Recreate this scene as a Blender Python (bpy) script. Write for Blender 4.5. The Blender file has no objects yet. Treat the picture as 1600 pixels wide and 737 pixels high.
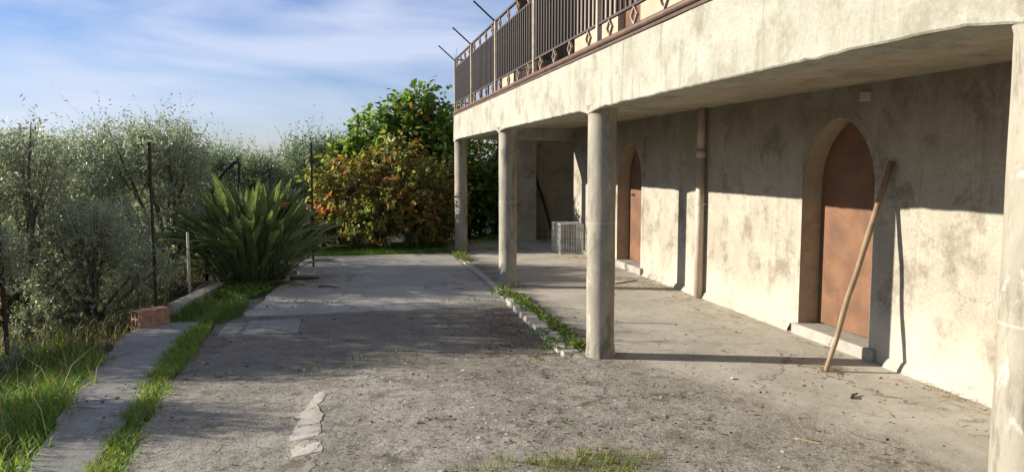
import bpy, bmesh, math, random
import numpy as np
from mathutils import Vector, Matrix, noise as mnoise
R = math.radians
S = bpy.context.scene
COL = S.collection
random.seed(7)
# ---------------------------------------------------------------- camera, sky, sun, exposure
cam = bpy.data.objects.new('camera', bpy.data.cameras.new('camera')); COL.objects.link(cam)
cam.location = (0, 0, 1.7)
cam.rotation_euler = (R(90) - math.atan(112 / 1200), 0, R(-12.2))
cam.data.sensor_width = 36; cam.data.lens = 27.0
cam.data.clip_start = .05; cam.data.clip_end = 2000
S.camera = cam
S.view_settings.view_transform = 'Standard'; S.view_settings.look = 'None'
S.view_settings.exposure = 0.95; S.view_settings.gamma = 1
SUN_EL = 18.3
SUN_H = Vector((-.947, .322, 0)).normalized()
sd = Vector((SUN_H.x * math.cos(R(SUN_EL)), SUN_H.y * math.cos(R(SUN_EL)), math.sin(R(SUN_EL))))
sl = bpy.data.lights.new('sun', 'SUN'); sl.energy = 5.0; sl.angle = R(.5); sl.color = (1, .91, .78)
so = bpy.data.objects.new('sun', sl); COL.objects.link(so); so.location = sd * 60
so.rotation_euler = (-sd).to_track_quat('-Z', 'Y').to_euler()
W = bpy.data.worlds.new('World'); S.world = W; W.use_nodes = True
wn = W.node_tree; N = wn.nodes; Lk = wn.links
bg = N['Background']
sky = N.new('ShaderNodeTexSky'); sky.sky_type = 'NISHITA'; sky.sun_disc = False
sky.sun_elevation = R(SUN_EL); sky.sun_rotation = math.atan2(SUN_H.x, SUN_H.y) % (2 * math.pi)
sky.air_density = 1.0; sky.dust_density = .25; sky.ozone_density = 2.6
tc = N.new('ShaderNodeTexCoord'); mp = N.new('ShaderNodeMapping')
mp.inputs['Scale'].default_value = (1.6, 1.6, 7.0); mp.inputs['Rotation'].default_value = (R(4), R(-7), 0)
Lk.new(tc.outputs['Generated'], mp.inputs['Vector'])
n1 = N.new('ShaderNodeTexNoise'); n1.inputs['Scale'].default_value = 1.5; n1.inputs['Detail'].default_value = 6; n1.inputs['Roughness'].default_value = .52
n1.inputs['Distortion'].default_value = .4
Lk.new(mp.outputs[0], n1.inputs['Vector'])
rp = N.new('ShaderNodeValToRGB'); rp.color_ramp.elements[0].position = .40; rp.color_ramp.elements[1].position = .62
Lk.new(n1.outputs['Fac'], rp.inputs['Fac'])
mu = N.new('ShaderNodeMath'); mu.operation = 'MULTIPLY_ADD'; mu.inputs[1].default_value = .66; mu.inputs[2].default_value = .05
Lk.new(rp.outputs['Color'], mu.inputs[0])
mx = N.new('ShaderNodeMix'); mx.data_type = 'RGBA'
Lk.new(mu.outputs[0], mx.inputs['Factor']); 
tint = N.new('ShaderNodeMix'); tint.data_type = 'RGBA'; tint.blend_type = 'MULTIPLY'; tint.inputs['Factor'].default_value = 1
tint.inputs['B'].default_value = (1.0, 1.06, 1.44, 1); Lk.new(sky.outputs['Color'], tint.inputs['A']); Lk.new(tint.outputs['Result'], mx.inputs['A'])
mx.inputs['B'].default_value = (7.8, 8.4, 10.2, 1)
Lk.new(mx.outputs['Result'], bg.inputs['Color']); bg.inputs['Strength'].default_value = .052

# ---------------------------------------------------------------- helpers
def tag(o, label=None, cat=None, group=None, kind=None):
    for k, v in (('label', label), ('category', cat), ('group', group), ('kind', kind)):
        if v: o[k] = v
    return o
def empty(name, loc, label, cat, group=None, rz=0):
    o = bpy.data.objects.new(name, None); COL.objects.link(o); o.empty_display_size = .1
    o.location = loc; o.rotation_euler.z = rz
    return tag(o, label, cat, group)
class MB:
    """collects quads, boxes, tubes; build() links them as one mesh object"""
    def __init__(s): s.v = []; s.f = []; s.m = []
    def add(s, vs, fs, mi=0):
        b = len(s.v); s.v += [tuple(p) for p in vs]
        s.f += [tuple(b + i for i in f) for f in fs]; s.m += [mi] * len(fs)
    def box(s, a, b, mi=0, M=None):
        x0, y0, z0 = a; x1, y1, z1 = b
        vs = [Vector(p) for p in ((x0,y0,z0),(x1,y0,z0),(x1,y1,z0),(x0,y1,z0),(x0,y0,z1),(x1,y0,z1),(x1,y1,z1),(x0,y1,z1))]
        if M is not None: vs = [M @ p for p in vs]
        s.add(vs, [(3,2,1,0),(4,5,6,7),(0,1,5,4),(1,2,6,5),(2,3,7,6),(3,0,4,7)], mi)
    def tube(s, pts, rad, n=8, mi=0, caps=True):
        pts = [Vector(p) for p in pts]
        rad = [rad] * len(pts) if isinstance(rad, (int, float)) else rad
        vs = []
        t0 = (pts[1] - pts[0]).normalized()
        a = t0.orthogonal().normalized()
        for i, p in enumerate(pts):
            t = (pts[min(i + 1, len(pts) - 1)] - pts[max(i - 1, 0)]).normalized()
            a = (a - t * a.dot(t)).normalized(); b = t.cross(a)
            for k in range(n):
                w = 2 * math.pi * k / n
                vs.append(p + (a * math.cos(w) + b * math.sin(w)) * rad[i])
        fs = []
        for i in range(len(pts) - 1):
            for k in range(n):
                k2 = (k + 1) % n
                fs.append((i*n+k, i*n+k2, (i+1)*n+k2, (i+1)*n+k))
        if caps:
            fs.append(tuple(range(n - 1, -1, -1))); fs.append(tuple((len(pts) - 1) * n + k for k in range(n)))
        s.add(vs, fs, mi)
    def build(s, name, mats, root=None, smooth=False, bevel=0, local=False):
        me = bpy.data.meshes.new(name); me.from_pydata(s.v, [], s.f)
        mats = mats if isinstance(mats, (list, tuple)) else [mats]
        for m in mats: me.materials.append(m)
        if len(mats) > 1: me.polygons.foreach_set('material_index', s.m)
        if smooth: me.polygons.foreach_set('use_smooth', [True] * len(me.polygons))
        me.update()
        o = bpy.data.objects.new(name, me); COL.objects.link(o)
        if bevel:
            md = o.modifiers.new('bevel', 'BEVEL'); md.width = bevel; md.segments = 2; md.limit_method = 'ANGLE'
        if root is not None: adopt(o, root, local)
        return o
def adopt(o, root, local=False):
    o.parent = root
    if not local:
        loc = Vector(root.location); r = root
        if root.parent is not None: loc = Vector((0,0,0)); r = root   # nested parents sit at the origin of their thing
        if root.parent is None: o.matrix_parent_inverse = (Matrix.Translation(root.location) @ root.rotation_euler.to_matrix().to_4x4()).inverted()
    return o
def link_mesh(name, me, root=None, local=True):
    o = bpy.data.objects.new(name, me); COL.objects.link(o)
    if root is not None: adopt(o, root, local)
    return o
def copy_tree(o, parent=None):
    c = o.copy(); COL.objects.link(c)
    if parent is not None: c.parent = parent
    for ch in list(o.children): copy_tree(ch, c)
    return c
def np_mesh(name, V, F, mats, col=None, mi=None, smooth=False):
    """V (n,3), F list of index arrays (k,3) or (k,4) -> mesh"""
    F = [f for f in (F if isinstance(F, list) else [F]) if len(f)]
    me = bpy.data.meshes.new(name)
    nl = sum(f.size for f in F); nf = sum(len(f) for f in F)
    me.vertices.add(len(V)); me.vertices.foreach_set('co', np.ascontiguousarray(V, dtype=np.float32).ravel())
    me.loops.add(nl); me.loops.foreach_set('vertex_index', np.concatenate([f.ravel() for f in F]).astype(np.int32))
    tot = np.concatenate([np.full(len(f), f.shape[1]) for f in F])
    me.polygons.add(nf); me.polygons.foreach_set('loop_start', (np.cumsum(tot) - tot).astype(np.int32))
    for m in (mats if isinstance(mats, (list, tuple)) else [mats]): me.materials.append(m)
    if mi is not None: me.polygons.foreach_set('material_index', np.asarray(mi, dtype=np.int32))
    if smooth: me.polygons.foreach_set('use_smooth', np.ones(nf, dtype=bool))
    me.update(calc_edges=True)
    if col is not None:
        a = me.color_attributes.new('Col', 'FLOAT_COLOR', 'POINT')
        c4 = np.ones((len(V), 4), dtype=np.float32); c4[:, :3] = col
        a.data.foreach_set('color', c4.ravel())
    return me

# ---------------------------------------------------------------- materials
class NT:
    def __init__(s, name, rough=.9, spec=.3):
        s.m = bpy.data.materials.new(name); s.m.use_nodes = True
        s.t = s.m.node_tree; s.b = s.t.nodes['Principled BSDF']
        s.b.inputs['Roughness'].default_value = rough; s.b.inputs['Specular IOR Level'].default_value = spec
        s.tc = s.t.nodes.new('ShaderNodeTexCoord').outputs['Object']
    def n(s, k): return s.t.nodes.new('ShaderNode' + k)
    def l(s, a, b):
        if isinstance(a, (int, float)): b.default_value = a
        elif isinstance(a, tuple): b.default_value = (*a, 1) if len(a) == 3 and b.type == 'RGBA' else a
        else: s.t.links.new(a, b)
    def mapv(s, sc=(1,1,1), rot=(0,0,0), loc=(0,0,0)):
        m = s.n('Mapping'); m.inputs['Scale'].default_value = sc; m.inputs['Rotation'].default_value = rot; m.inputs['Location'].default_value = loc
        s.l(s.tc, m.inputs['Vector']); return m.outputs[0]
    def noise(s, scale, detail=5, rough=.55, v=None, dist=0):
        x = s.n('TexNoise'); x.inputs['Scale'].default_value = scale; x.inputs['Detail'].default_value = detail
        x.inputs['Roughness'].default_value = rough; x.inputs['Distortion'].default_value = dist
        s.l(v if v is not None else s.tc, x.inputs['Vector']); return x.outputs['Fac']
    def vor(s, scale, feat='F1', v=None, out='Distance', rnd=1):
        x = s.n('TexVoronoi'); x.feature = feat; x.inputs['Scale'].default_value = scale; x.inputs['Randomness'].default_value = rnd
        s.l(v if v is not None else s.tc, x.inputs['Vector']); return x.outputs[out]
    def ramp(s, f, *st):
        x = s.n('ValToRGB'); e = x.color_ramp.elements
        while len(e) < len(st): e.new(.5)
        for i, (p, c) in enumerate(st):
            e[i].position = p; c = (c, c, c) if isinstance(c, (int, float)) else c; e[i].color = (*c, 1)
        s.l(f, x.inputs['Fac']); return x.outputs['Color']
    def mix(s, f, a, b, mode='MIX'):
        x = s.n('Mix'); x.data_type = 'RGBA'; x.blend_type = mode
        s.l(f, x.inputs['Factor']); s.l(a, x.inputs['A']); s.l(b, x.inputs['B']); return x.outputs['Result']
    def math(s, op, a, b=0, c=0):
        x = s.n('Math'); x.operation = op
        for i, q in enumerate((a, b, c)):
            s.l(q, x.inputs[i])
        return x.outputs[0]
    def xyz(s):
        x = s.n('SeparateXYZ'); s.l(s.tc, x.inputs[0]); return x.outputs
    def bump(s, h, strength=.5, dist=.01, prev=None):
        x = s.n('Bump'); x.inputs['Strength'].default_value = strength; x.inputs['Distance'].default_value = dist
        s.l(h, x.inputs['Height'])
        if prev is not None: s.l(prev, x.inputs['Normal'])
        return x.outputs[0]
    def cracks(s, scale, width, amount, lo=.50):
        w = s.n('TexNoise'); w.inputs['Scale'].default_value = 2.5; w.inputs['Detail'].default_value = 8; w.inputs['Roughness'].default_value = .65
        s.l(s.tc, w.inputs['Vector'])
        v = s.n('VectorMath'); v.operation = 'MULTIPLY_ADD'; s.l(w.outputs['Color'], v.inputs[0]); v.inputs[1].default_value = (.7, .7, .7); s.l(s.tc, v.inputs[2])
        e = s.vor(scale, 'DISTANCE_TO_EDGE', v.outputs[0])
        return s.math('MULTIPLY', s.ramp(e, (width * .3, 1), (width, 0)), s.ramp(s.noise(.8, 3, .5, s.mapv(loc=(4, 4, 2))), (lo, 0), (lo + .05, amount)))
    def done(s, col, normal=None, rough=None):
        s.l(col, s.b.inputs['Base Color'])
        if normal is not None: s.l(normal, s.b.inputs['Normal'])
        if rough is not None: s.l(rough, s.b.inputs['Roughness'])
        return s.m

def plaster(name, base, pale, dark, stain=.55, streak=.35, bump=.45, seed=0.0, crack=False, height_tone=False):
    t = NT(name, .92, .2)
    v = t.mapv(loc=(seed, seed * .7, seed * .3))
    big = t.noise(1.1, 6, .62, v, .5); mid = t.noise(4.5, 7, .65, v); fine = t.noise(45, 6, .7, v)
    c = t.mix(t.ramp(big, (.38, 0), (.62, 1)), base, pale)
    c = t.mix(t.ramp(t.noise(2.3, 10, .74, t.mapv(loc=(3 + seed, 1, 7)), .15), (.51, 0), (.62, stain)), c, dark)
    st = t.noise(3.2, 6, .6, t.mapv((2.2, 2.2, .22), loc=(seed, 5, 0)))
    c = t.mix(t.ramp(st, (.55, 0), (.72, streak)), c, dark)
    c = t.mix(t.ramp(mid, (.35, .35), (.5, 0)), c, tuple(min(1, x * 1.25) for x in pale))
    c = t.mix(t.ramp(fine, (.35, .3), (.55, 0)), c, dark)
    if height_tone:                      # darker blotches towards the ceiling, paler and flaking towards the foot
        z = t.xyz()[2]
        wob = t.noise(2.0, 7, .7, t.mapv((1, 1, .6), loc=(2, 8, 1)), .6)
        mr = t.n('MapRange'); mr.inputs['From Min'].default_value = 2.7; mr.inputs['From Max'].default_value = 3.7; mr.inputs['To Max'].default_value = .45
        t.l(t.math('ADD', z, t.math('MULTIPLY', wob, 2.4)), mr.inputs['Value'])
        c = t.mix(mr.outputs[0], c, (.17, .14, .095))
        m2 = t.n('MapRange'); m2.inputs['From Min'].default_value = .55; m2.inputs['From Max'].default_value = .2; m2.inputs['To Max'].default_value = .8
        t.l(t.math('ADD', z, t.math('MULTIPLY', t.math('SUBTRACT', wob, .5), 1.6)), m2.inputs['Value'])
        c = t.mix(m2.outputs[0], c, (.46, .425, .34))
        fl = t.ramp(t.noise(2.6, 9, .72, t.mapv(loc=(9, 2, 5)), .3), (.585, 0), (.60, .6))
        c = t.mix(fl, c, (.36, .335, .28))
    h = t.math('ADD', t.math('MULTIPLY', mid, .8), t.math('MULTIPLY', fine, .35))
    nb = t.bump(h, bump, .025)
    if crack:
        c = t.mix(t.cracks(.55, .0035, .5), c, tuple(x * .35 for x in dark))
    return t.done(c, nb)

M_wall = plaster('plaster_wall', (.325, .298, .24), (.385, .362, .30), (.155, .132, .096), .7, .5, .45, height_tone=True, crack=True)
M_upper = plaster('plaster_upper', (.38, .31, .22), (.42, .35, .26), (.3, .24, .16), .3, .3, .25, 4, False)
M_beam = plaster('plaster_beam', (.325, .318, .262), (.395, .388, .325), (.19, .18, .13), .6, .85, .7, 2, crack=True)
M_soffit = plaster('plaster_soffit', (.34, .30, .23), (.42, .37, .29), (.16, .15, .10), .6, .1, .3, 9)
M_sur = plaster('plaster_surround', (.40, .34, .25), (.46, .41, .31), (.21, .17, .115), .65, .5, .4, 5, False)
M_ochre = plaster('plaster_reveal', (.36, .285, .19), (.41, .335, .24), (.2, .155, .105), .5, .3, .3, 6, False)

def m_column():
    t = NT('column_concrete', .75, .35)
    v = t.mapv((1, 1, .35))
    c = t.mix(t.ramp(t.noise(5, 7, .65, v, .6), (.36, 0), (.66, 1)), (.215, .20, .155), (.36, .33, .26))
    c = t.mix(t.ramp(t.noise(14, 7, .7, t.mapv((1, 1, .5), loc=(4, 2, 1)), 1.0), (.60, 0), (.66, .75)), c, (.50, .48, .42))
    c = t.mix(t.ramp(t.noise(7, 6, .7, t.mapv((1, 1, .3), loc=(1, 9, 3))), (.52, 0), (.64, .8)), c, (.115, .11, .08))
    z = t.xyz()[2]
    ring = t.ramp(t.math('ABSOLUTE', t.math('SUBTRACT', z, t.math('MULTIPLY_ADD', t.noise(2, 2), .03, 1.17))), (0, .4), (.006, 0))
    c = t.mix(ring, c, (.6, .58, .52))
    nb = t.bump(t.noise(30, 8, .75), .35, .01)
    return t.done(c, nb)
M_column = m_column()

def m_patio():
    """rough aggregate concrete of the yard, smoother trowelled concrete under the balcony"""
    t = NT('yard_concrete', .93, .2)
    X, Y, Z = t.xyz()
    wob = t.noise(1.6, 5, .6)
    # smooth = 1 on the porch side
    ed = t.math('ADD', X, t.math('MULTIPLY', t.math('SUBTRACT', wob, .5), 1.5))
    nearfade = t.math('MULTIPLY', t.math('MAXIMUM', t.math('SUBTRACT', 6.6, Y), 0), .35)
    sm = t.ramp(t.math('SUBTRACT', ed, t.math('ADD', 2.1, nearfade)), (0, 0), (.5, 1))
    big = t.noise(1.3, 7, .65, None, .6); mid = t.noise(7, 7, .68, t.mapv(loc=(2, 3, 0))); fine = t.noise(70, 5, .7)
    agg = t.vor(62, 'F1', None, 'Color')
    aggv = t.ramp(agg, (.15, 0), (.9, 1))
    rough = t.mix(t.ramp(big, (.35, 0), (.65, 1)), (.225, .205, .163), (.38, .352, .288))
    rough = t.mix(t.math('MULTIPLY', aggv, .5), rough, (.43, .405, .35))
    rough = t.mix(t.ramp(t.noise(95, 5, .8, t.mapv(loc=(3, 1, 2))), (.50, 0), (.60, .75)), rough, (.085, .075, .055))
    rough = t.mix(t.ramp(t.noise(2.4, 8, .72, t.mapv(loc=(7, 7, 1)), .4), (.54, 0), (.66, .55)), rough, (.46, .43, .36))
    rough = t.mix(t.ramp(t.noise(26, 7, .75, t.mapv(loc=(8, 8, 0))), (.52, 0), (.63, .8)), rough, (.115, .10, .078))
    rough = t.mix(t.ramp(mid, (.55, 0), (.66, .6)), rough, (.13, .115, .085))
    rough = t.mix(t.ramp(t.noise(3.1, 7, .7, t.mapv(loc=(5, 1, 0))), (.55, 0), (.62, .7)), rough, (.125, .105, .07))
    smo = t.mix(t.ramp(big, (.38, 0), (.62, 1)), (.36, .335, .28), (.46, .43, .365))
    smo = t.mix(t.ramp(t.noise(9, 8, .7, t.mapv(loc=(1, 4, 0)), .8), (.55, 0), (.70, .6)), smo, (.25, .225, .175))
    smo = t.mix(t.ramp(fine, (.58, 0), (.68, .5)), smo, (.18, .15, .11))
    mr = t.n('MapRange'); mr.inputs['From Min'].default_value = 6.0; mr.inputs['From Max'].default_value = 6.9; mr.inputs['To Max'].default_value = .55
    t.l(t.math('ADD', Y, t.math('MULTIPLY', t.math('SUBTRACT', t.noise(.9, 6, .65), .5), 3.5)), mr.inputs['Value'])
    rough = t.mix(mr.outputs[0], rough, (.125, .113, .093))  # dirtier concrete past the foreground; its tone also paints the tree shade deeper
    c = t.mix(sm, rough, smo)
    c = t.mix(t.cracks(.5, .006, .85, .47), c, (.05, .045, .035))
    h = t.math('ADD', t.math('MULTIPLY', mid, .8), t.math('ADD', t.math('MULTIPLY', aggv, .16), t.math('MULTIPLY', fine, .25)))
    x = t.n('Bump'); x.inputs['Distance'].default_value = .026
    t.l(h, x.inputs['Height']); t.l(t.math('MULTIPLY_ADD', sm, -.6, .9), x.inputs['Strength'])
    return t.done(c, x.outputs[0])
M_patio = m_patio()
def m_slab(name, a, b, dark, dk=.5, bump=.3):
    t = NT(name, .92, .2)
    big = t.noise(1.1, 7, .65, None, .6); mid = t.noise(8, 8, .7); fine = t.noise(60, 6, .7)
    c = t.mix(t.ramp(big, (.36, 0), (.64, 1)), a, b)
    c = t.mix(t.ramp(mid, (.52, 0), (.7, dk)), c, dark)
    c = t.mix(t.ramp(fine, (.55, 0), (.68, .5)), c, dark)
    c = t.mix(t.cracks(.6, .006, .85, .44), c, (.05, .045, .035))
    return t.done(c, t.bump(t.math('ADD', mid, t.math('MULTIPLY', fine, .4)), bump, .014))
M_slab = m_slab('slab_concrete', (.29, .275, .24), (.38, .36, .315), (.17, .155, .13))
M_path = m_slab('path_concrete', (.20, .195, .18), (.29, .28, .25), (.075, .075, .06), .8, .5)
M_kerb = m_slab('kerb_concrete', (.36, .34, .28), (.45, .42, .35), (.16, .15, .10), .6, .5)
M_pale = m_slab('pale_mortar', (.38, .355, .30), (.5, .475, .41), (.2, .18, .14), .6, .6)
M_soil = m_slab('soil', (.045, .042, .025), (.07, .062, .038), (.03, .028, .016), .6, .8)

def m_simple(name, col, var=.3, rough=.7, scale=12, bump=.15, metallic=0, dark=None, stretch=(1,1,1)):
    t = NT(name, rough, .35)
    d = dark or tuple(x * (1 - var) for x in col)
    v = t.mapv(stretch)
    c = t.mix(t.ramp(t.noise(scale, 7, .65, v, .3), (.38, 0), (.64, 1)), d, col)
    t.b.inputs['Metallic'].default_value = metallic
    return t.done(c, t.bump(t.noise(scale * 4, 6, .7, v), bump, .006))
M_door = m_simple('door_rust_paint', (.20, .10, .05), .3, .62, 3.5, .12, dark=(.125, .064, .036))
M_pipe = m_simple('pipe_paint', (.5, .42, .34), .2, .55, 6)
M_post = m_simple('post_paint', (.52, .44, .33), .35, .6, 9)
M_bar = m_simple('bar_paint', (.035, .024, .019), .4, .5, 20)
M_rail = m_simple('rail_paint', (.075, .05, .04), .4, .55, 14)
M_redrail = m_simple('red_rail', (.15, .085, .06), .4, .6, 8)
M_diamond = m_simple('diamond_paint', (.55, .42, .31), .4, .6, 14)
M_rust = m_simple('rust', (.11, .06, .035), .5, .85, 18, .3)
M_black = m_simple('black_tube', (.014, .014, .016), .3, .5, 10)
M_wire = m_simple('galvanised_wire', (.62, .62, .6), .3, .4, 20, 0)
M_white = m_simple('white_post', (.55, .53, .48), .35, .7, 14)
M_wood = m_simple('weathered_wood', (.36, .27, .18), .5, .85, 10, .4, dark=(.19, .13, .08), stretch=(1, 1, .15))
M_darkwood = m_simple('dark_wood', (.085, .06, .04), .5, .85, 10, .4, stretch=(1, 1, .15))
M_bark = m_simple('bark', (.17, .145, .11), .5, .95, 14, .7)
M_clay = m_simple('clay_block', (.46, .28, .19), .4, .9, 14, .4, dark=(.26, .15, .10))
M_straw = m_simple('straw', (.42, .33, .17), .4, .9, 30)
M_tile = m_simple('edge_tile', (.10, .065, .05), .4, .7, 8)
M_teal = m_simple('teal_shutter', (.05, .09, .085), .3, .4, 6)
M_brown = m_simple('brown_shutter', (.17, .085, .05), .3, .5, 6)
M_litter = None

def m_leaf(name, back=None, transl=.3, rough=.5, spec=.35, attr=True, col=(.07, .1, .03), objrand=False, tt=(1.7, 1.75, .9)):
    t = NT(name, rough, spec)
    if attr:
        a = t.n('VertexColor'); a.layer_name = 'Col'; c = a.outputs['Color']
    else:
        c = col
    if objrand:
        oi = t.n('ObjectInfo')
        c = t.mix(t.ramp(oi.outputs['Random'], (0, 0), (1, 1)), tuple(x * .7 for x in col), tuple(min(1, x * 1.35) for x in col))
        c = t.mix(t.ramp(t.noise(6, 4), (.4, 0), (.7, .35)), c, (.09, .10, .03))
    cb = c
    if back:
        g = t.n('NewGeometry'); cb = t.mix(t.math('MULTIPLY', g.outputs['Backfacing'], .85), c, back)
    t.l(cb, t.b.inputs['Base Color'])
    if transl:
        tr = t.n('BsdfTranslucent'); t.l(t.mix(1.0, c, tt, 'MULTIPLY'), tr.inputs['Color'])
        ms = t.n('MixShader'); ms.inputs[0].default_value = transl
        t.l(t.b.outputs[0], ms.inputs[1]); t.l(tr.outputs[0], ms.inputs[2])
        t.t.links.new(ms.outputs[0], t.t.nodes['Material Output'].inputs['Surface'])
    return t.m
M_olive = m_leaf('olive_leaf', (.38, .40, .32), .42, .42, .45, tt=(1.25, 1.4, 1.05))
M_broad = m_leaf('broad_leaf', None, .45, .45, .4)
M_grass = m_leaf('grass_blade', None, .38, .55, .3)
M_dry = m_leaf('dry_leaf', None, .15, .8, .2)
M_strel = m_leaf('strelitzia_leaf', None, .26, .36, .5, False, (.15, .195, .085), True)
M_orange = m_simple('orange_bloom', (.7, .25, .03), .3, .5)

# ---------------------------------------------------------------- ground
def terr(x, y):
    """height of the natural ground"""
    z = -.09
    d = max(0, -2.25 - x); z -= .75 * min(1, d / 3.2) ** 1.0 if d > 0 else 0
    d = max(0, y - 16.2 - max(0, x) * .3) if x < 3 else max(0, y - 18); z -= 1.0 * min(1, d / 7)
    if x < -2 or y > 15: z += .05 * mnoise.noise((x * .8, y * .8, 0))
    return z
def axis(vals):
    out = []
    for a, b, n in vals: out += list(np.linspace(a, b, n, endpoint=False))
    return np.array(out + [vals[-1][1]])
def sheet(name, xs, ys, zf, mat, edge=None):
    V = np.array([(x, y, zf(x, y)) for y in ys for x in xs]); nx = len(xs); ny = len(ys)
    i = np.arange(nx * ny).reshape(ny, nx)
    F = np.stack([i[:-1, :-1], i[:-1, 1:], i[1:, 1:], i[1:, :-1]], -1).reshape(-1, 4)
    if edge: V = edge(V)
    return link_mesh(name, np_mesh(name, V, F, mat, smooth=True))
g = sheet('ground', axis([(-900, -30, 10), (-30, -8, 22), (-8, 6, 70), (6, 40, 20), (40, 900, 8)]),
          axis([(-900, -20, 8), (-20, 0, 15), (0, 26, 120), (26, 60, 20), (60, 900, 8)]), terr, M_soil)
tag(g, kind='structure')

def nz(x, y, s, seed=0): return mnoise.noise((x * s + seed, y * s - seed, seed))
def patio_z(x, y):
    base = 0.0
    if y > 6.1:                                     # yard lies a little lower than the porch floor
        k = min(1, (y - 6.1) / .7)
        if x < 2.0: base = -.055 * k
    rough = 1 if x < 2.0 else .35
    base += .024 * min(1, max(0, (x + .36) / .15)) * min(1, max(0, (5.86 - y) / .2)) * min(1, max(0, (2.3 - x) / 1.2))
    z = base + rough * (.010 * nz(x, y, 1.1, 1) + .006 * nz(x, y, 5, 3) + .004 * nz(x, y, 13, 5))
    return z
def patio_left(V):
    for p in V:
        if p[0] < -1.1: p[0] = max(p[0], np.interp(p[1], [-3, 2, 4.6, 6.4, 8.1, 8.9], [-.80, -1.0, -1.24, -1.40, -1.46, -1.43])); p[0] += .06 * nz(p[0], p[1], 2.2, 9) + .03 * nz(p[0], p[1], 8, 4)
        if p[1] > 9.25 and p[0] < 1.98: p[2] -= .035
    return V
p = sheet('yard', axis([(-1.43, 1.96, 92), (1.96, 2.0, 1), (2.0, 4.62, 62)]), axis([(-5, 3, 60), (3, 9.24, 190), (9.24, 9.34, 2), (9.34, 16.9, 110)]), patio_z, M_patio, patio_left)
tag(p, kind='structure')
def slab_edge(V):
    for q in V:
        if q[0] < -.7:
            q[0] += max(0, (11.8 - q[1])) * -.14 + .09 * nz(q[0], q[1], 1.7, 2)
    return V
o = sheet('concrete_slab', axis([(-.82, 1.955, 60)]), axis([(9.27, 14.85, 90)]),
          lambda x, y: -.022 + .006 * nz(x, y, .9, 6) + .0025 * nz(x, y, 6, 3) - (.05 if y < 9.3 or y > 14.8 else 0), M_slab, slab_edge)
tag(o, kind='structure')
# concrete path strip on the left
def strip_path(name, cl, mat, thick=.1, step=.05, nacross=9, jag=.03, z0=0.0, seed=0, brk=(), zf=None):
    """cl: list of (y, xl, xr)"""
    ys = np.arange(cl[0][0], cl[-1][0], step); V = []; F = []
    yy = [c[0] for c in cl]
    n = nacross + 4
    for y in ys:
        xl = np.interp(y, yy, [c[1] for c in cl]) + jag * nz(0, y, 4, seed) + jag * .5 * nz(1, y, 13, seed)
        xr = np.interp(y, yy, [c[2] for c in cl]) + jag * nz(7, y, 4, seed) + jag * .5 * nz(8, y, 13, seed)
        row = []
        for k in range(nacross):
            x = xl + (xr - xl) * k / (nacross - 1)
            z = z0 + (zf(x, y) if zf else 0) + .006 * nz(x, y, 2, seed) + .0025 * nz(x, y, 6, seed)
            if any(abs(y - b) < step * .6 for b in brk): z -= .03
            row.append((x, y, z))
        V += [(xl, y, z0 - thick), row[0]] + row + [row[-1], (xr, y, z0 - thick)]
    for i in range(len(ys) - 1):
        for k in range(n - 1):
            if k in (1, n - 3): continue
            F.append((i*n+k, i*n+k+1, (i+1)*n+k+1, (i+1)*n+k))
    F.append(tuple(range(n))[::-1]); e = (len(ys) - 1) * n; F.append(tuple(e + k for k in range(n)))
    mb = MB(); mb.add(V, F); return mb.build(name, mat, smooth=True)
o = strip_path('path', [(-3, -1.5, -.95), (2, -1.55, -1.15), (4.6, -1.78, -1.42), (6.4, -2.04, -1.56), (8.1, -2.2, -1.62), (8.9, -2.18, -1.58)], M_path, z0=-.012, seed=3, brk=(6.05,))
tag(o, kind='structure')
o = strip_path('kerb', [(6.55, 1.9, 2.04), (7.1, 1.9, 2.06), (9.45, 1.955, 2.09)], M_kerb, z0=.012, nacross=5, jag=.02, seed=8, brk=(7.45, 8.3)); tag(o, kind='structure')
o = strip_path('kerb', [(9.6, 1.96, 2.06), (14.7, 2.0, 2.1)], M_kerb, z0=.006, nacross=4, jag=.02, seed=18, brk=(11, 12.4)); tag(o, kind='structure')
o = strip_path('concrete_edging', [(9.75, -2.12, -1.93), (11.5, -1.86, -1.70)], M_kerb, z0=.03, thick=.16, nacross=4, jag=.015, seed=12)
tag(o, 'low concrete edging strip at the foot of the bird of paradise plant', 'edging')
# two cover slabs set in the yard
def cover(name, x0, x1, y0, y1, z, label):
    mb = MB(); mb.box((x0, y0, z - .06), (x1, y1, z))
    o = mb.build(name, M_path, bevel=.008); return tag(o, label, 'slab')
cover('cover_slab', -1.08, -.52, 8.2, 8.92, -.047, 'grey rectangular concrete cover slab set flush in the yard, the wider of two')
cover('cover_slab', -1.32, -1.12, 8.2, 8.85, -.049, 'narrow grey concrete cover slab beside the wide one, next to the grass strip')
# pale broken mortar edge in the foreground
o = strip_path('mortar_strip', [(4.78, -.38, -.19), (5.2, -.34, -.19), (5.65, -.25, -.2), (5.8, -.215, -.2)], M_pale, z0=.004, thick=.06, step=.03, nacross=7, jag=.045, seed=21, zf=patio_z)
tag(o, 'pale broken mortar strip lying in the foreground concrete, the longer piece', 'mortar')
o = strip_path('mortar_strip', [(4.5, -.33, -.16), (4.7, -.34, -.17)], M_pale, z0=.003, thick=.06, step=.03, nacross=5, jag=.03, seed=25, zf=patio_z)
tag(o, 'short pale broken mortar lump just below the longer mortar strip', 'mortar')

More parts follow.
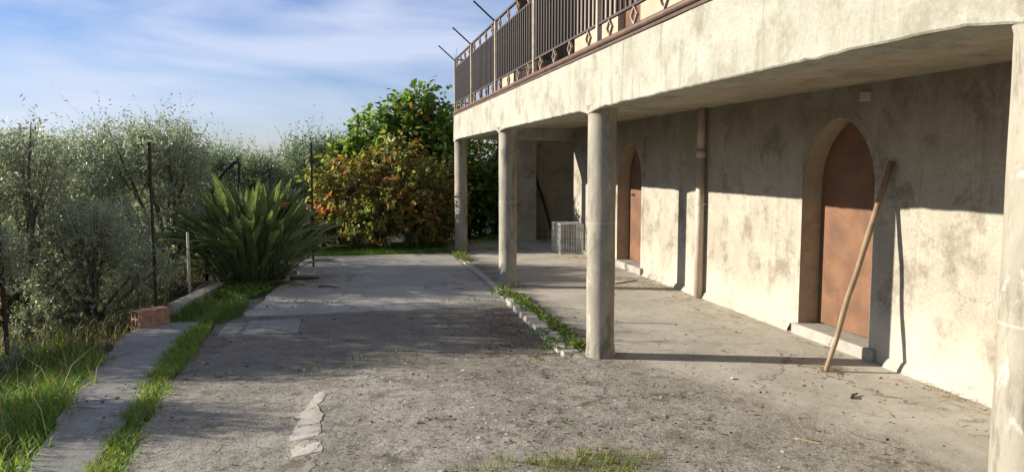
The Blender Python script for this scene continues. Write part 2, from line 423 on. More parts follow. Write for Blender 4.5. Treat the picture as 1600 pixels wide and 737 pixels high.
# ---------------------------------------------------------------- house
house = empty('house', (4.45, 6, 0), 'old plastered house with round columns carrying a balcony over arched doors', 'house')
WX = 4.45; CEIL = 2.40; BB = 2.175; BT = 2.64; BX = 2.08; BEND = 15.02
DOORS = [(6.33, 2.13), (11.66, 2.06)]
def arch(yc, zs, za, w, z0, n=10):
    """lancet outline from the far foot over the apex to the near foot, as (y, z)"""
    rise = za - zs; Rr = (rise * rise + w * w) / (2 * w)
    pts = [(yc + w, z0)]
    a1 = math.asin(min(1, rise / Rr))
    left = [(yc + w - Rr + Rr * math.cos(a1 * i / n), zs + Rr * math.sin(a1 * i / n)) for i in range(n + 1)]
    right = [(2 * yc - y, z) for y, z in left[-2::-1]]
    return pts + left + right + [(yc - w, z0)]
SILL = .105; HW = .53
def spring(za): return za - .63
mb = MB()
Y0, Y1 = -5, 14.75
out = [(Y1, -.1)]
near = []
outline = [(Y1, -.1), (Y1, CEIL + .25), (Y0, CEIL + .25), (Y0, -.1)]
for yc, za in DOORS: outline += arch(yc, spring(za), za, HW, -.1)[::-1]
mb.add([(WX, y, z) for y, z in outline], [tuple(range(len(outline)))])
mb.add([(WX, Y1, -.1), (WX + .3, Y1, -.1), (WX + .3, Y1, CEIL + .25), (WX, Y1, CEIL + .25)], [(3, 2, 1, 0)])
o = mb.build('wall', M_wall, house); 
bm = bmesh.new(); bm.from_mesh(o.data); bmesh.ops.triangulate(bm, faces=bm.faces); bmesh.ops.recalc_face_normals(bm, faces=bm.faces); bm.to_mesh(o.data); bm.free()
for yc, za in DOORS:
    ar = arch(yc, spring(za), za, HW, 0)
    # reveal
    n = len(ar); mb = MB()
    mb.add([(WX + .0, y, z) for y, z in ar] + [(WX + .24, y, z) for y, z in ar], [(i, i + 1, n + i + 1, n + i) for i in range(n - 1)])
    tag(mb.build('door_reveal', M_ochre, house, smooth=False), 'ochre plastered arch reveal')
    # raised surround band
    a2 = arch(yc, spring(za), za + .10, HW + .085, 0); a1 = arch(yc, spring(za), za + .003, HW + .003, 0)
    mb = MB(); X = WX - .010
    vs = [(X, y, z) for y, z in a1] + [(X + .008, y, z) for y, z in a2] + [(WX + .02, y, z) for y, z in a2] + [(WX + .05, y, z) for y, z in a1]
    fs = []
    for i in range(n - 1):
        fs += [(i, i + 1, n + i + 1, n + i), (n + i, n + i + 1, 2*n + i + 1, 2*n + i), (i + 1, i, 3*n + i, 3*n + i + 1)]
    mb.add(vs, fs); mb.build('door_surround', M_wall, house)
    # threshold
    mb = MB(); mb.box((WX - .055, yc - HW - .10, -.1), (WX + .30, yc + HW + .06, SILL))
    mb.build('threshold', M_slab, house, bevel=.015)
    # leaf, slightly ragged at its foot
    al = arch(yc, spring(za), za - .005, HW - .012, SILL + .015)
    foot = []
    for k in range(9):
        f = k / 8; y = al[-1][0] + (al[0][0] - al[-1][0]) * f
        foot.append((y, SILL + .012 + .02 * abs(nz(y, 0, 9, 3)) + (.05 if k == 0 else 0)))
    pts = al[1:-1] + foot
    m = len(pts); mb = MB()
    mb.add([(WX + .20, y, z) for y, z in pts] + [(WX + .235, y, z) for y, z in pts], [tuple(range(m))[::-1], tuple(m + i for i in range(m))] + [(i, (i + 1) % m, m + (i + 1) % m, m + i) for i in range(m)])
    d = mb.build('door', M_door, house); d['label'] = 'rust brown sheet door, ' + ('near one' if yc < 9 else 'far one')
    mb = MB()
    if yc > 9:
        mb.box((WX + .185, yc + .28, 1.18), (WX + .20, yc + .40, 1.215)); hh = mb.build('latch', M_black)
    else:
        mb.box((WX + .19, yc - HW + .03, 1.05), (WX + .20, yc - HW + .055, 1.13)); hh = mb.build('latch', M_rust)
    hh.parent = d
    mb = MB(); mb.box((WX + .236, yc - .9, -.1), (WX + .26, yc + .9, CEIL)); mb.build('backing', M_darkwood, house)
# plinth along the wall foot
def plinth(y0, y1):
    ys = np.arange(y0, y1, .12); mb = MB(); V = []; F = []
    for y in ys:
        h = .07 + .03 * nz(0, y, 1.3, 4); dx = .035 + .012 * nz(3, y, 3, 1)
        V += [(WX - dx - .03, y, -.03), (WX - dx, y, h * .5), (WX - dx * .4, y, h), (WX + .01, y, h + .02)]
    for i in range(len(ys) - 1):
        for k in range(3): F.append((i*4+k, i*4+k+1, (i+1)*4+k+1, (i+1)*4+k))
    mb.add(V, F); mb.build('plinth', M_kerb, house, smooth=True)
plinth(-5, 5.66); plinth(7.0, 11.05); plinth(12.3, 14.7)
# balcony slab
mb = MB(); mb.box((BX + .25, -5, CEIL), (WX + .4, BEND - .02, CEIL + .2)); mb.box((3.66, BEND - .02, CEIL), (6.5, 16.8, CEIL + .2))
mb.build('balcony_slab', M_soffit, house)
# front beam with uneven plaster: profile swept along y
COLS = [2.03, 6.43, 10.43, 14.86]
ys = np.arange(-5, BEND, .045); V = []; F = []; prof = None
for y in ys:
    e = .006 * nz(0, y, 4, 1) + .007 * nz(0, y, 23, 2)
    hb = 0
    for c in COLS:
        d = abs(y - c)
        if d < .42: hb = max(hb, (1 - d / .42) ** 2)
    z0 = BB + e - .05 * hb; fx = BX - .022 * hb
    pr = [(BX + .26, BB + .02 * nz(9, y, 3, 3)), (BX + .13, BB + .5 * e + .004), (fx + .007 + .5 * abs(e), z0), (fx, z0 + .008)]
    for k in range(1, 7):
        z = BB + .025 + (BT - BB - .03) * k / 6
        pr.append((BX + .007 * nz(z * 3, y, 3, 7) - .022 * hb * (1 - k / 6) ** 2 * 1.0, z))
    pr += [(BX + .05, BT), (BX + .26, BT), ]
    V += [(x, y, z) for x, z in pr]
n = len(pr)
for i in range(len(ys) - 1):
    for k in range(n): F.append((i*n + k, i*n + (k+1) % n, (i+1)*n + (k+1) % n, (i+1)*n + k))
F.append(tuple((len(ys) - 1) * n + k for k in range(n)))
mb = MB(); mb.add(V, F); o = mb.build('front_beam', M_beam, house, smooth=False)
bm = bmesh.new(); bm.from_mesh(o.data); bmesh.ops.recalc_face_normals(bm, faces=bm.faces); bm.to_mesh(o.data); bm.free()
mb = MB(); mb.box((BX + .262, BEND - .3, BB), (WX + .5, BEND - .04, BT)); mb.build('end_beam', M_beam, house, bevel=.01)
# columns
def column(y):
    zs = [-.08, 0, .02, .05, .09] + list(np.linspace(.14, BB - .06, 40)) + [BB - .03, BB, BB + .03]
    V = []; F = []; n = 40
    for z in zs:
        r = .124 + .0025 * nz(y, z, 2, 5)
        if z < .1: r += (.014 + .012 * nz(y, 1, 3, 2)) * (1 - max(z, 0) / .1)
        if z > BB - .06: r += .016 * (z - BB + .06) / .06
        for k in range(n):
            a = 2 * math.pi * k / n
            rr = r + .0022 * nz(math.cos(a) * 2 + y, z + math.sin(a), 3, 8) + (.012 * nz(math.cos(a) * 3 + y, math.sin(a) * 3, 1, 3) if z < .1 else 0)
            V.append((2.195 + rr * math.cos(a), y + rr * math.sin(a), z))
    for i in range(len(zs) - 1):
        for k in range(n): F.append((i*n+k, i*n+(k+1) % n, (i+1)*n+(k+1) % n, (i+1)*n+k))
    mb = MB(); mb.add(V, F); return mb.build('column', M_column, house, smooth=True)
for y in COLS: column(y)
# wing behind the balcony end: pier, recess, upper storey
mb = MB()
mb.box((3.65, 16.72, -.1), (4.17, 18.2, CEIL)); mb.build('pier', M_wall, house)
mb = MB(); mb.box((4.17, 17.25, -.1), (6.6, 17.5, CEIL)); mb.build('recess_wall', M_soffit, house)
mb = MB(); mb.box((6.3, 14.76, -.1), (6.55, 17.25, CEIL)); mb.build('side_wall', M_soffit, house)
mb = MB(); mb.box((WX + .3, 14.6, -.1), (6.3, 14.75, CEIL)); mb.build('end_wall', M_wall, house)
mb = MB()
mb.box((WX, -5, CEIL + .25), (WX + .3, 11.3, 5.5)); mb.box((WX, 12.3, CEIL + .25), (WX + .3, 14.75, 5.5)); mb.box((WX, 11.3, 4.85), (WX + .3, 12.3, 5.5))
mb.box((WX + .3, 14.45, CEIL + .25), (6.6, 14.75, 5.5))
mb.build('upper_wall', M_upper, house)
mb = MB()
mb.box((3.65, 16.72, CEIL + .2), (4.17, 18.2, 4.0)); mb.box((5.06, 16.72, CEIL + .2), (8, 16.95, 4.0))
mb.build('upper_wall', M_upper, house)
mb = MB(); mb.box((3.75, 16.85, 4.0), (8, 16.9, 6.0)); mb.build('dark_loggia_sheet', M_darkwood, house)  # dark sheet standing in for the shaded loggia interior
mb = MB(); mb.box((3.75, 16.86, 6.0), (9, 18.3, 6.18)); mb.box((4.1, -5.3, 5.5), (9, 14.0, 5.68)); mb.build('roof', M_tile, house)
for nm, x0, x1, m in (('shutter', 4.175, 4.42, M_brown), ('shutter', 4.425, 5.055, M_teal)):
    mb = MB(); mb.box((x0, 16.80, CEIL + .2), (x1, 16.84, 4.0))
    for k in range(10): mb.box((x0 + .05, 16.78, CEIL + .35 + k * .13), (x1 - .05, 16.8, CEIL + .44 + k * .13))
    mb.build(nm, m, house)['label'] = ('brown' if m is M_brown else 'dark teal') + ' balcony shutter'
mb = MB(); mb.box((WX + .12, 11.3, CEIL + .2), (WX + .16, 12.3, 4.85)); mb.build('shutter', M_brown, house)
# drain pipe
mb = MB(); mb.tube([(WX - .075, 8.99, .0), (WX - .075, 8.99, 1.86)], .054, 20); dp = mb.build('downpipe', M_pipe, house, smooth=True)
mb = MB(); mb.tube([(WX - .075, 8.99, 1.84), (WX - .075, 8.99, 2.42)], .048, 20); q = mb.build('upper_pipe', M_pipe, smooth=True); q.parent = dp
mb = MB(); mb.tube([(WX - .075, 8.99, 1.78), (WX - .075, 8.99, 1.88)], .061, 20); q = mb.build('collar', M_pipe, smooth=True); q.parent = dp
mb = MB(); mb.tube([(WX - .075, 8.99, 1.185), (WX - .075, 8.99, 1.21)], .059, 20); mb.box((WX - .04, 8.955, 1.187), (WX + .02, 8.985, 1.208)); q = mb.build('bracket', M_pipe); q.parent = dp
# small pale junction box above the near door
mb = MB(); mb.box((WX - .03, 5.9, 2.245), (WX + .02, 6.03, 2.33), 0, Matrix.Translation((0, 0, 0)))
mb.build('junction_box', M_pale, house, bevel=.012)
# tile edge on the beam
mb = MB(); mb.box((BX - .008, -5, BT + .001), (WX - .01, BEND - .004, BT + .022))
mb.build('balcony_floor', M_tile, house)

# ---------------------------------------------------------------- balcony railing
rail = empty('balcony_railing', (BX + .03, 8, BT + .03), 'wrought iron balcony railing with dark bars, beige posts and diamond bands', 'railing')
RX = BX + .03; ZB0, ZB1, ZT0, ZT1 = 2.72, 2.87, 3.54, 3.70
PY = [14.95, 12.95, 10.82, 8.55, 6.3, 4.1, 1.9, -.3]
def part(mb, name, mat, **k): return mb.build(name, mat, rail, **k)
for y in PY:
    mb = MB(); mb.box((RX - .022, y - .022, BT + .03), (RX + .022, y + .022, ZT1 + .012)); part(mb, 'post', M_post, bevel=.003)
for y in (14.95, 12.95, 10.82, 8.55):
    mb = MB(); mb.tube([(RX, y, ZT1 - .02), (RX - .32, y, ZT1 + .26)], .012, 6); part(mb, 'outrigger_rod', M_black)
mb = MB(); mb.tube([(RX, 14.9, ZT1), (RX + .03, 14.9, ZT1 + .22)], .004, 5); part(mb, 'thin_rod', M_black)
mb = MB(); mb.tube([(RX - .03, -.3, ZB0 - .03), (RX - .03, 14.97, ZB0 - .03)], .026, 10); part(mb, 'base_rail', M_redrail, smooth=True)
for z, r, m in ((ZB0, .009, M_rail), (ZB1, .010, M_rail), (ZT0, .009, M_rail), (ZT1, .013, M_rail)):
    mb = MB(); mb.box((RX - r * 1.2, -.3, z - r), (RX + r * 1.2, 14.95, z + r)); part(mb, 'rail', m)
    mb = MB(); mb.box((RX + .02, 14.95 - r * 1.2, z - r), (WX - .02, 14.95 + r * 1.2, z + r)); part(mb, 'rail', m)
barm = MB(); barm.tube([(0, 0, ZB1), (0, 0, ZT0)], .0145, 6); 
b0 = barm.build('bar', M_bar, rail, local=True); bme = b0.data; bpy.data.objects.remove(b0)
dm = MB()
def ring(s, t, d):
    o_ = [(0, s), (s, 0), (0, -s), (-s, 0)]; i_ = [(0, s - t), (s - t, 0), (0, t - s), (t - s, 0)]
    vs = [(-d, y, z) for y, z in o_] + [(-d, y, z) for y, z in i_] + [(d, y, z) for y, z in o_] + [(d, y, z) for y, z in i_]
    fs = []
    for k in range(4):
        j = (k + 1) % 4
        fs += [(k, j, 4 + j, 4 + k), (8 + j, 8 + k, 12 + k, 12 + j), (j, k, 8 + k, 8 + j), (4 + k, 4 + j, 12 + j, 12 + k)]
    return vs, fs
dm.add(*ring(.068, .012, .011)); d0 = dm.build('diamond', M_diamond, rail, local=True); dme = d0.data; bpy.data.objects.remove(d0)
def put(name, me, x, y, z, rz=0):
    o = bpy.data.objects.new(name, me); COL.objects.link(o); o.parent = rail
    o.location = Vector((x, y, z)) - rail.location; o.rotation_euler.z = rz
for a, b in zip(PY[:-1], PY[1:]):
    n = 19
    for k in range(1, n + 1): put('bar', bme, RX, a + (b - a) * k / (n + 1), 0)
    for k in range(4):
        y = a + (b - a) * (k + .5) / 4
        put('diamond', dme, RX, y, (ZB0 + ZB1) / 2); put('diamond', dme, RX, y, (ZT0 + ZT1) / 2)
for k in range(1, 18): put('bar', bme, RX + (WX - RX) * k / 18, 14.95, 0)
for k in range(4):
    x = RX + (WX - RX) * (k + .5) / 4
    put('diamond', dme, x, 14.95, (ZB0 + ZB1) / 2, R(90)); put('diamond', dme, x, 14.95, (ZT0 + ZT1) / 2, R(90))

# ---------------------------------------------------------------- loose objects
def wavy(p0, p1, n, amp, seed):
    p0, p1 = Vector(p0), Vector(p1)
    return [p0.lerp(p1, i / n) + Vector((nz(i * .31, 0, 1, seed), nz(i * .31, 5, 1, seed), 0)) * amp * math.sin(math.pi * i / n) * 2 for i in range(n + 1)]
mb = MB(); mb.tube(wavy((3.84, 5.52, -.005), (WX - .035, 5.57, 1.72), 14, .012, 2), [.020 + .007 * (i / 14) + (.003 if i in (4, 9) else 0) for i in range(15)], 9)
tag(mb.build('stick', M_wood, smooth=True), 'rough wooden stick leaning against the wall beside the near arched door', 'stick')
mb = MB(); mb.tube(wavy((4.66, 16.95, 0), (4.22, 17.22, 1.62), 10, .02, 4), [.03 + .008 * (i / 10) for i in range(11)], 8)
tag(mb.build('pole', M_darkwood, smooth=True), 'dark wooden pole leaning in the shaded recess at the porch end', 'pole')
# wire cage
cx0, cx1, cy0, cy1, cz = 3.95, 4.40, 13.95, 14.55, .57
cage = empty('wire_cage', ((cx0 + cx1) / 2, (cy0 + cy1) / 2, 0), 'white wire mesh cage standing against the far end of the wall', 'cage')
mb = MB()
for x in (cx0, cx1):
    for y in (cy0, cy1): mb.tube([(x, y, .0), (x, y, cz)], .006, 5)
for z in (.02, cz):
    q = [(cx0, cy0, z), (cx1, cy0, z), (cx1, cy1, z), (cx0, cy1, z)]
    for i in range(4): mb.tube([q[i], q[(i + 1) % 4]], .006, 5)
mb.build('cage_frame', M_wire, cage)
def mesh_panel(p, u, v, nu, nv, name):
    mb = MB(); p, u, v = Vector(p), Vector(u), Vector(v)
    for i in range(1, nu): mb.tube([p + u * i / nu, p + u * i / nu + v], .003, 4, caps=False)
    for i in range(1, nv): mb.tube([p + v * i / nv, p + v * i / nv + u], .003, 4, caps=False)
    tag(mb.build(name, M_wire, cage), kind='stuff')
for y in (cy0, cy1): mesh_panel((cx0, y, .02), (cx1 - cx0, 0, 0), (0, 0, cz - .02), 14, 5, 'wire_panel')
for x in (cx0, cx1): mesh_panel((x, cy0, .02), (0, cy1 - cy0, 0), (0, 0, cz - .02), 18, 5, 'wire_panel')
mesh_panel((cx0, cy0, cz), (cx1 - cx0, 0, 0), (0, cy1 - cy0, 0), 12, 6, 'wire_panel')
# hollow clay block by the path
blk = empty('clay_block', (-2.07, 8.75, -.03), 'orange hollow clay building block lying at the end of the grey path', 'clay block', rz=R(-48))
bw, bl, bh = .08, .17, .18
mb = MB()
zs = [0, .02, .095, .115, .19, bh]; xs = [-bw, -bw + .018, -.009, .009, bw - .018, bw]
for iz in range(5):
    for ix in range(5):
        if ix in (1, 3) and iz in (1, 3): continue
        mb.box((xs[ix], -bl, zs[iz]), (xs[ix + 1], bl, zs[iz + 1]))
o = mb.build('block_shell', M_clay, blk, local=True)
bm = bmesh.new(); bm.from_mesh(o.data); bmesh.ops.remove_doubles(bm, verts=bm.verts, dist=.0005)
kill = [f for f in bm.faces if sum(1 for g2 in bm.faces if g2 is not f and set(g2.verts) == set(f.verts))]
bmesh.ops.delete(bm, geom=kill, context='FACES'); bm.to_mesh(o.data); bm.free()
mb = MB()
for k in range(5): mb.box((bw + .0005, -bl + .01, .03 + k * .035), (bw + .005, bl - .01, .045 + k * .035)); mb.box((-bw - .005, -bl + .01, .03 + k * .035), (-bw - .0005, bl - .01, .045 + k * .035))
mb.build('ribs', M_clay, blk, local=True)
# fence posts
def fpost(x, y, h, label, lean=(0, 0), r=.016):
    z = terr(x, y) - .1
    mb = MB(); w = lean
    for a, b in (((-r, -.004), (r, .004)), ((-r, -.004), (-r + .008, .034))):
        sh = Matrix(((1, 0, w[0], 0), (0, 1, w[1], 0), (0, 0, 1, 0), (0, 0, 0, 1)))
        mb.box((a[0], a[1], 0), (b[0], b[1], h - z), 0, sh)
    o = mb.build('fence_post', M_rust); o.location = (x, y, z)
    return tag(o, label, 'fence post', 'rusty fence posts')
fpost(-3.36, 8.5, 2.0, 'rusty iron fence post at the left edge among olive branches', (-.012, 0), .022)
fpost(-2.17, 9.45, 1.95, 'rusty iron fence post rising behind the clay block')
fpost(-.56, 13.3, 2.06, 'rusty iron fence post between the bird of paradise plant and the reddish tree', (.006, 0))
mb = MB(); mb.tube([(0, 0, -.1), (0, 0, .82)], .017, 8)
o = mb.build('white_post', M_white, smooth=True); o.location = (-2.02, 10.6, 0); tag(o, 'short pale grey post standing on the concrete edging', 'post')
# bent black frame with netting behind the plant
fr = empty('net_frame', (-1.8, 12.4, -.1), 'bent black tube frame with sagging net behind the bird of paradise plant', 'frame')
pts = [(-2.02, 12.3, 1.15), (-1.96, 12.3, 1.32), (-1.86, 12.3, 1.5), (-1.75, 12.3, 1.63), (-1.64, 12.3, 1.725), (-1.585, 12.3, 1.735), (-1.57, 12.3, 1.70), (-1.585, 12.3, 1.3), (-1.6, 12.3, -.2)]
mb = MB(); mb.tube([(-2.1, 12.3, -.2), (-2.06, 12.3, .8)] + pts[:6], .026, 8); mb.build('tube', M_black, fr, smooth=True)
mb = MB(); mb.tube(pts[5:], .02, 8); mb.build('upright', M_black, fr, smooth=True)
mb = MB()
for k in range(14):
    f = k / 13; x = -2.02 + .44 * f
    zt = np.interp(x, [q[0] for q in pts[:6]], [q[2] for q in pts[:6]])
    mb.tube([(x, 12.3, .75), (x, 12.3, zt)], .0022, 3, caps=False)
for k in range(16):
    z = .8 + k * .06
    xl = np.interp(z, [q[2] for q in pts[:5]], [q[0] for q in pts[:5]])
    if z < 1.7: mb.tube([(xl, 12.3, z), (-1.58, 12.3, z)], .0022, 3, caps=False)
tag(mb.build('net', M_black, fr), kind='stuff')
# board, dark bark piece, twigs
mb = MB(); mb.box((-.22, -.17, 0), (.22, .17, .012)); o = mb.build('board', M_pale, bevel=.003); o.location = (3.85, 10.55, .006); o.rotation_euler.z = R(28)
tag(o, 'flat pale board lying on the porch floor near the far door', 'board')
def twig(x, y, z, l, r, rz, mat, label, n=5, amp=.02, nm='twig'):
    mb = MB(); mb.tube(wavy((-l / 2, 0, r), (l / 2, 0, r * 1.2), n, amp, x), [r * (1 - .5 * i / n) for i in range(n + 1)], 6)
    o = mb.build(nm, mat, smooth=True); o.location = (x, y, z); o.rotation_euler.z = rz; return tag(o, label, 'twig')
twig(3.62, 4.85, .0, .13, .011, R(35), M_darkwood, 'short dark twig lying on the porch floor below the leaning stick')
twig(2.75, 4.1, .0, .16, .005, R(-50), M_straw, 'pale straw coloured twig on the concrete in the right foreground')
twig(-.62, 11.6, -.01, .42, .035, R(-8), M_darkwood, 'dark curved bark piece lying right of the bird of paradise plant', 6, .03)
twig(-.25, 10.9, -.015, .35, .012, R(-30), M_darkwood, 'thin dark branch lying on the far slab beside the bark piece', 6, .04)

# ---------------------------------------------------------------- vegetation
rng = np.random.default_rng(11)
def unit(a): return a / np.maximum(np.linalg.norm(a, axis=-1, keepdims=True), 1e-9)
def leaf_arrays(P, D, Nn, L, Wd, fold=.0, kind='olive', droop=0.0):
    """one leaf per row: returns V, F (quads or tris)"""
    D = unit(D); Sd = unit(np.cross(D, Nn)); U = np.cross(Sd, D)
    L = L[:, None]; Wd = Wd[:, None]; n = len(P)
    if kind == 'olive':
        V = np.stack([P, P + D * L * .45 + Sd * Wd * .5 + U * Wd * fold, P + D * L - U * L * droop, P + D * L * .45 - Sd * Wd * .5 + U * Wd * fold], 1)
        F = (np.arange(n)[:, None] * 4 + np.array([0, 1, 2, 3]))
        return V.reshape(-1, 3), F, 4
    m = P + D * L * .5 - U * Wd * fold
    V = np.stack([P, P + D * L * .28 + Sd * Wd * .42, P + D * L * .62 + Sd * Wd * .42 - U * L * droop * .3, P + D * L - U * L * droop,
                  P + D * L * .62 - Sd * Wd * .42 - U * L * droop * .3, P + D * L * .28 - Sd * Wd * .42, m - U * L * droop * .2], 1)
    t = np.array([[0, 1, 6], [1, 2, 6], [2, 3, 6], [3, 4, 6], [4, 5, 6], [5, 0, 6]])
    F = (np.arange(n)[:, None, None] * 7 + t[None]).reshape(-1, 3)
    return V.reshape(-1, 3), F, 7
def crown_mesh(name, lumps, ntw, twL, nlf, LL, LW, up, leafmat, colf, kind='olive', spread=.9, fold=.1, droop=0., inner=.35, seed=1, twr=.0025):
    r = np.random.default_rng(seed); lumps = np.array(lumps, float)
    vol = np.prod(lumps[:, 3:6], 1) ** .75; idx = r.choice(len(lumps), ntw, p=vol / vol.sum())
    d = unit(r.normal(size=(ntw, 3))); rad = (inner + (1 - inner) * r.random(ntw) ** .6)[:, None]
    P0 = lumps[idx, :3] + lumps[idx, 3:6] * d * rad
    T = unit(d * .8 + np.array([0, 0, up]) + r.normal(size=(ntw, 3)) * .45)
    Ln = twL * (.5 + r.random(ntw))
    lg = r.random(ntw) < .05; Ln[lg] *= 1.9; T[lg] = unit(T[lg] + np.array([0, 0, .8]))
    t = (np.arange(nlf) + .4) / nlf
    bend = r.normal(size=(ntw, 3)) * .12
    pos = P0[:, None] + T[:, None] * (Ln[:, None] * t)[..., None] + bend[:, None] * (t ** 2)[None, :, None] * Ln[:, None, None]
    pos = pos.reshape(-1, 3); n = len(pos); Tr = np.repeat(T, nlf, 0)
    perp = unit(np.cross(Tr, r.normal(size=(n, 3))))
    D = Tr * (1 - spread * .5) + perp * spread + np.array([0, 0, -droop])
    Nn = unit(r.normal(size=(n, 3)) * .8 + np.array([0, 0, 1.0]))
    L = LL * (.6 + .7 * r.random(n)); Wd = LW * (.7 + .6 * r.random(n))
    V, F, k = leaf_arrays(pos, D, Nn, L, Wd, fold, kind, droop * .4)
    C = np.repeat(colf(pos, np.repeat(np.arange(ntw), nlf), r), k, 0)
    # twigs: thin three sided prisms
    E = P0 + T * Ln[:, None] + bend * Ln[:, None]
    A = unit(np.cross(T, np.array([.3, .2, .9]))); B = np.cross(T, A)
    ring_ = [A * twr, -A * twr * .5 + B * twr * .87, -A * twr * .5 - B * twr * .87]
    TV = np.stack([P0 - T * .06 + q for q in ring_] + [E], 1).reshape(-1, 3)
    TF = (np.arange(ntw)[:, None, None] * 4 + np.array([[0, 1, 3], [1, 2, 3], [2, 0, 3]])[None]).reshape(-1, 3) + len(V)
    mi = np.concatenate([np.zeros(len(F)), np.ones(len(TF))])
    return np_mesh(name, np.concatenate([V, TV]), [F, TF], [leafmat, M_bark], np.concatenate([C, np.full((len(TV), 3), .1)]), mi)
def trunk_mesh(name, lumps, base_r, fork, seed, z0=-.15):
    rd = random.Random(seed); mb = MB()
    f = Vector((rd.uniform(-.1, .1), rd.uniform(-.1, .1), fork))
    mb.tube([(0, 0, z0), (f.x * .3 + .03, f.y * .2, fork * .4), f], [base_r * 1.3, base_r, base_r * .8], 8)
    for l in lumps:
        c = Vector(l[:3]); m = f.lerp(c, .5) + Vector((rd.uniform(-.12, .12), rd.uniform(-.12, .12), rd.uniform(0, .1)))
        mb.tube([f - Vector((0, 0, .05)), m, c, c + (c - f) * .25], [base_r * .55, base_r * .35, base_r * .2, base_r * .06], 6)
        for k in range(4):
            e = c + Vector((rd.gauss(0, 1) * l[3], rd.gauss(0, 1) * l[4], abs(rd.gauss(0, 1)) * l[5])) * .6
            mb.tube([m.lerp(c, rd.random()), (m + e) / 2 + Vector((0, 0, .05)), e], [base_r * .16, base_r * .1, base_r * .03], 5)
    o = mb.build(name, M_bark, smooth=True); me = o.data; bpy.data.objects.remove(o); return me
def olive_col(pos, tw, r):
    n = len(pos); a = r.random(n); tv = r.random(tw.max() + 1)[tw]
    base = np.array([.275, .30, .205]); c = base * (.65 + .7 * a)[:, None] * (.75 + .5 * tv)[:, None]
    c[:, 0] += .03 * (r.random(n) < .12); return c
def olive_col2(pos, tw, r):
    c = olive_col(pos, tw, r); return c * np.array([.55, .68, .48])
def lumps_olive(seed, rx, h, low, n=11):
    rd = random.Random(seed); L = []
    for k in range(n):
        a = 2 * math.pi * k / n + rd.uniform(-.3, .3); q = rd.uniform(.25, 1)
        z = low + (h - low) * rd.random() ** .8
        rr = rx * q * (1 - .35 * max(0, (z - low) / (h - low) - .5) * 2)
        s = rd.uniform(.28, .5) * rx * .8
        L.append((math.cos(a) * rr, math.sin(a) * rr, min(z, h - s * .6), s, s, s * rd.uniform(.75, 1.1)))
    return L
def variant(seed, rx, h, low, ntw, up, col, twL=.34, nlf=15, n=11, LL=.08, LW=.021):
    lu = lumps_olive(seed, rx, h, low, n)
    return (crown_mesh('crown', lu, ntw, twL, nlf, LL, LW, up, M_olive, col, seed=seed), trunk_mesh('trunk', lu, .09, low + .25, seed))
VA = variant(3, 1.3, 2.5, .05, 1500, .45, olive_col, n=16)
VB = variant(5, 1.3, 2.35, .0, 1900, .45, olive_col, n=16)
VC = variant(8, 1.3, 2.7, .1, 2200, .9, olive_col2, .42, n=14, LL=.085, LW=.024)
VD = variant(13, 1.2, 2.6, .1, 2200, 1.0, olive_col2, .45, n=14, LL=.085, LW=.024)
def place_tree(name, v, x, y, sc, rz, label, group, z=None, cat='tree'):
    t = empty(name, (x, y, terr(x, y) if z is None else z), label, cat, group, rz); t.scale = (sc, sc, sc)
    tag(link_mesh('crown', v[0], t), kind='stuff'); link_mesh('trunk', v[1], t)
    return t
NEAR = 'olive trees along the fence'; BACK = 'olive trees in the grove beyond'; OUT = 'olive trees left of the yard'
near = [
 (VA, -3.75, 10.0, .92, .4, 'silvery olive tree at the left edge of the picture, tallest by the fence'),
 (VB, -3.35, 11.7, .55, 2.1, 'low silvery olive tree behind the middle rusty post'),
 (VA, -4.3, 12.6, .98, 3.4, 'olive tree behind the leftmost olive, filling the gap to its right'),
 (VB, -3.0, 13.8, 1.0, 5.0, 'olive tree just left of the black net frame'),
 (VB, -3.9, 8.3, .62, 1.2, 'low olive growth in front of the leftmost olive, beside the tall green grass'),
 (VA, -2.9, 9.6, .55, 4.2, 'small olive growth low behind the clay block'),
]
for v, x, y, s, rz, lb in near: place_tree('olive_tree', v, x, y, s, rz, lb, NEAR)
out_lab = 'small olive standing far left of the grey path, throwing streaky shade on the concrete'
for v, x, y, s, rz in ((VB, -4.9, 8.3, .8, 1.0), (VC, -5.3, 6.4, .66, 4.0)): place_tree('olive_tree', v, x, y, s, rz, out_lab, OUT, z=-.5)
back = [(-2.3, 17.5, 1.0), (-.7, 18.6, 1.02), (.6, 19.6, 1.0), (-4.4, 17.0, .95), (-3.5, 20.5, 1.08), (-1.6, 21.5, 1.1), (.2, 23.0, 1.1), (-6.3, 19.0, 1.0), (-5.6, 23, 1.15), (-3.2, 25.5, 1.2), (-.8, 27, 1.25), (1.2, 26, 1.2), (-8.5, 22.5, 1.15), (-8.2, 27.5, 1.3), (2.8, 22.5, 1.1), (4.2, 27, 1.2)]
for i, (x, y, s) in enumerate(back):
    place_tree('olive_tree', VC if i % 2 else VD, x, y, s * (.80, .92, .86, .98, .78)[i % 5], i * 1.7, 'grey green olive tree in the grove row behind the yard, against the sky', BACK)

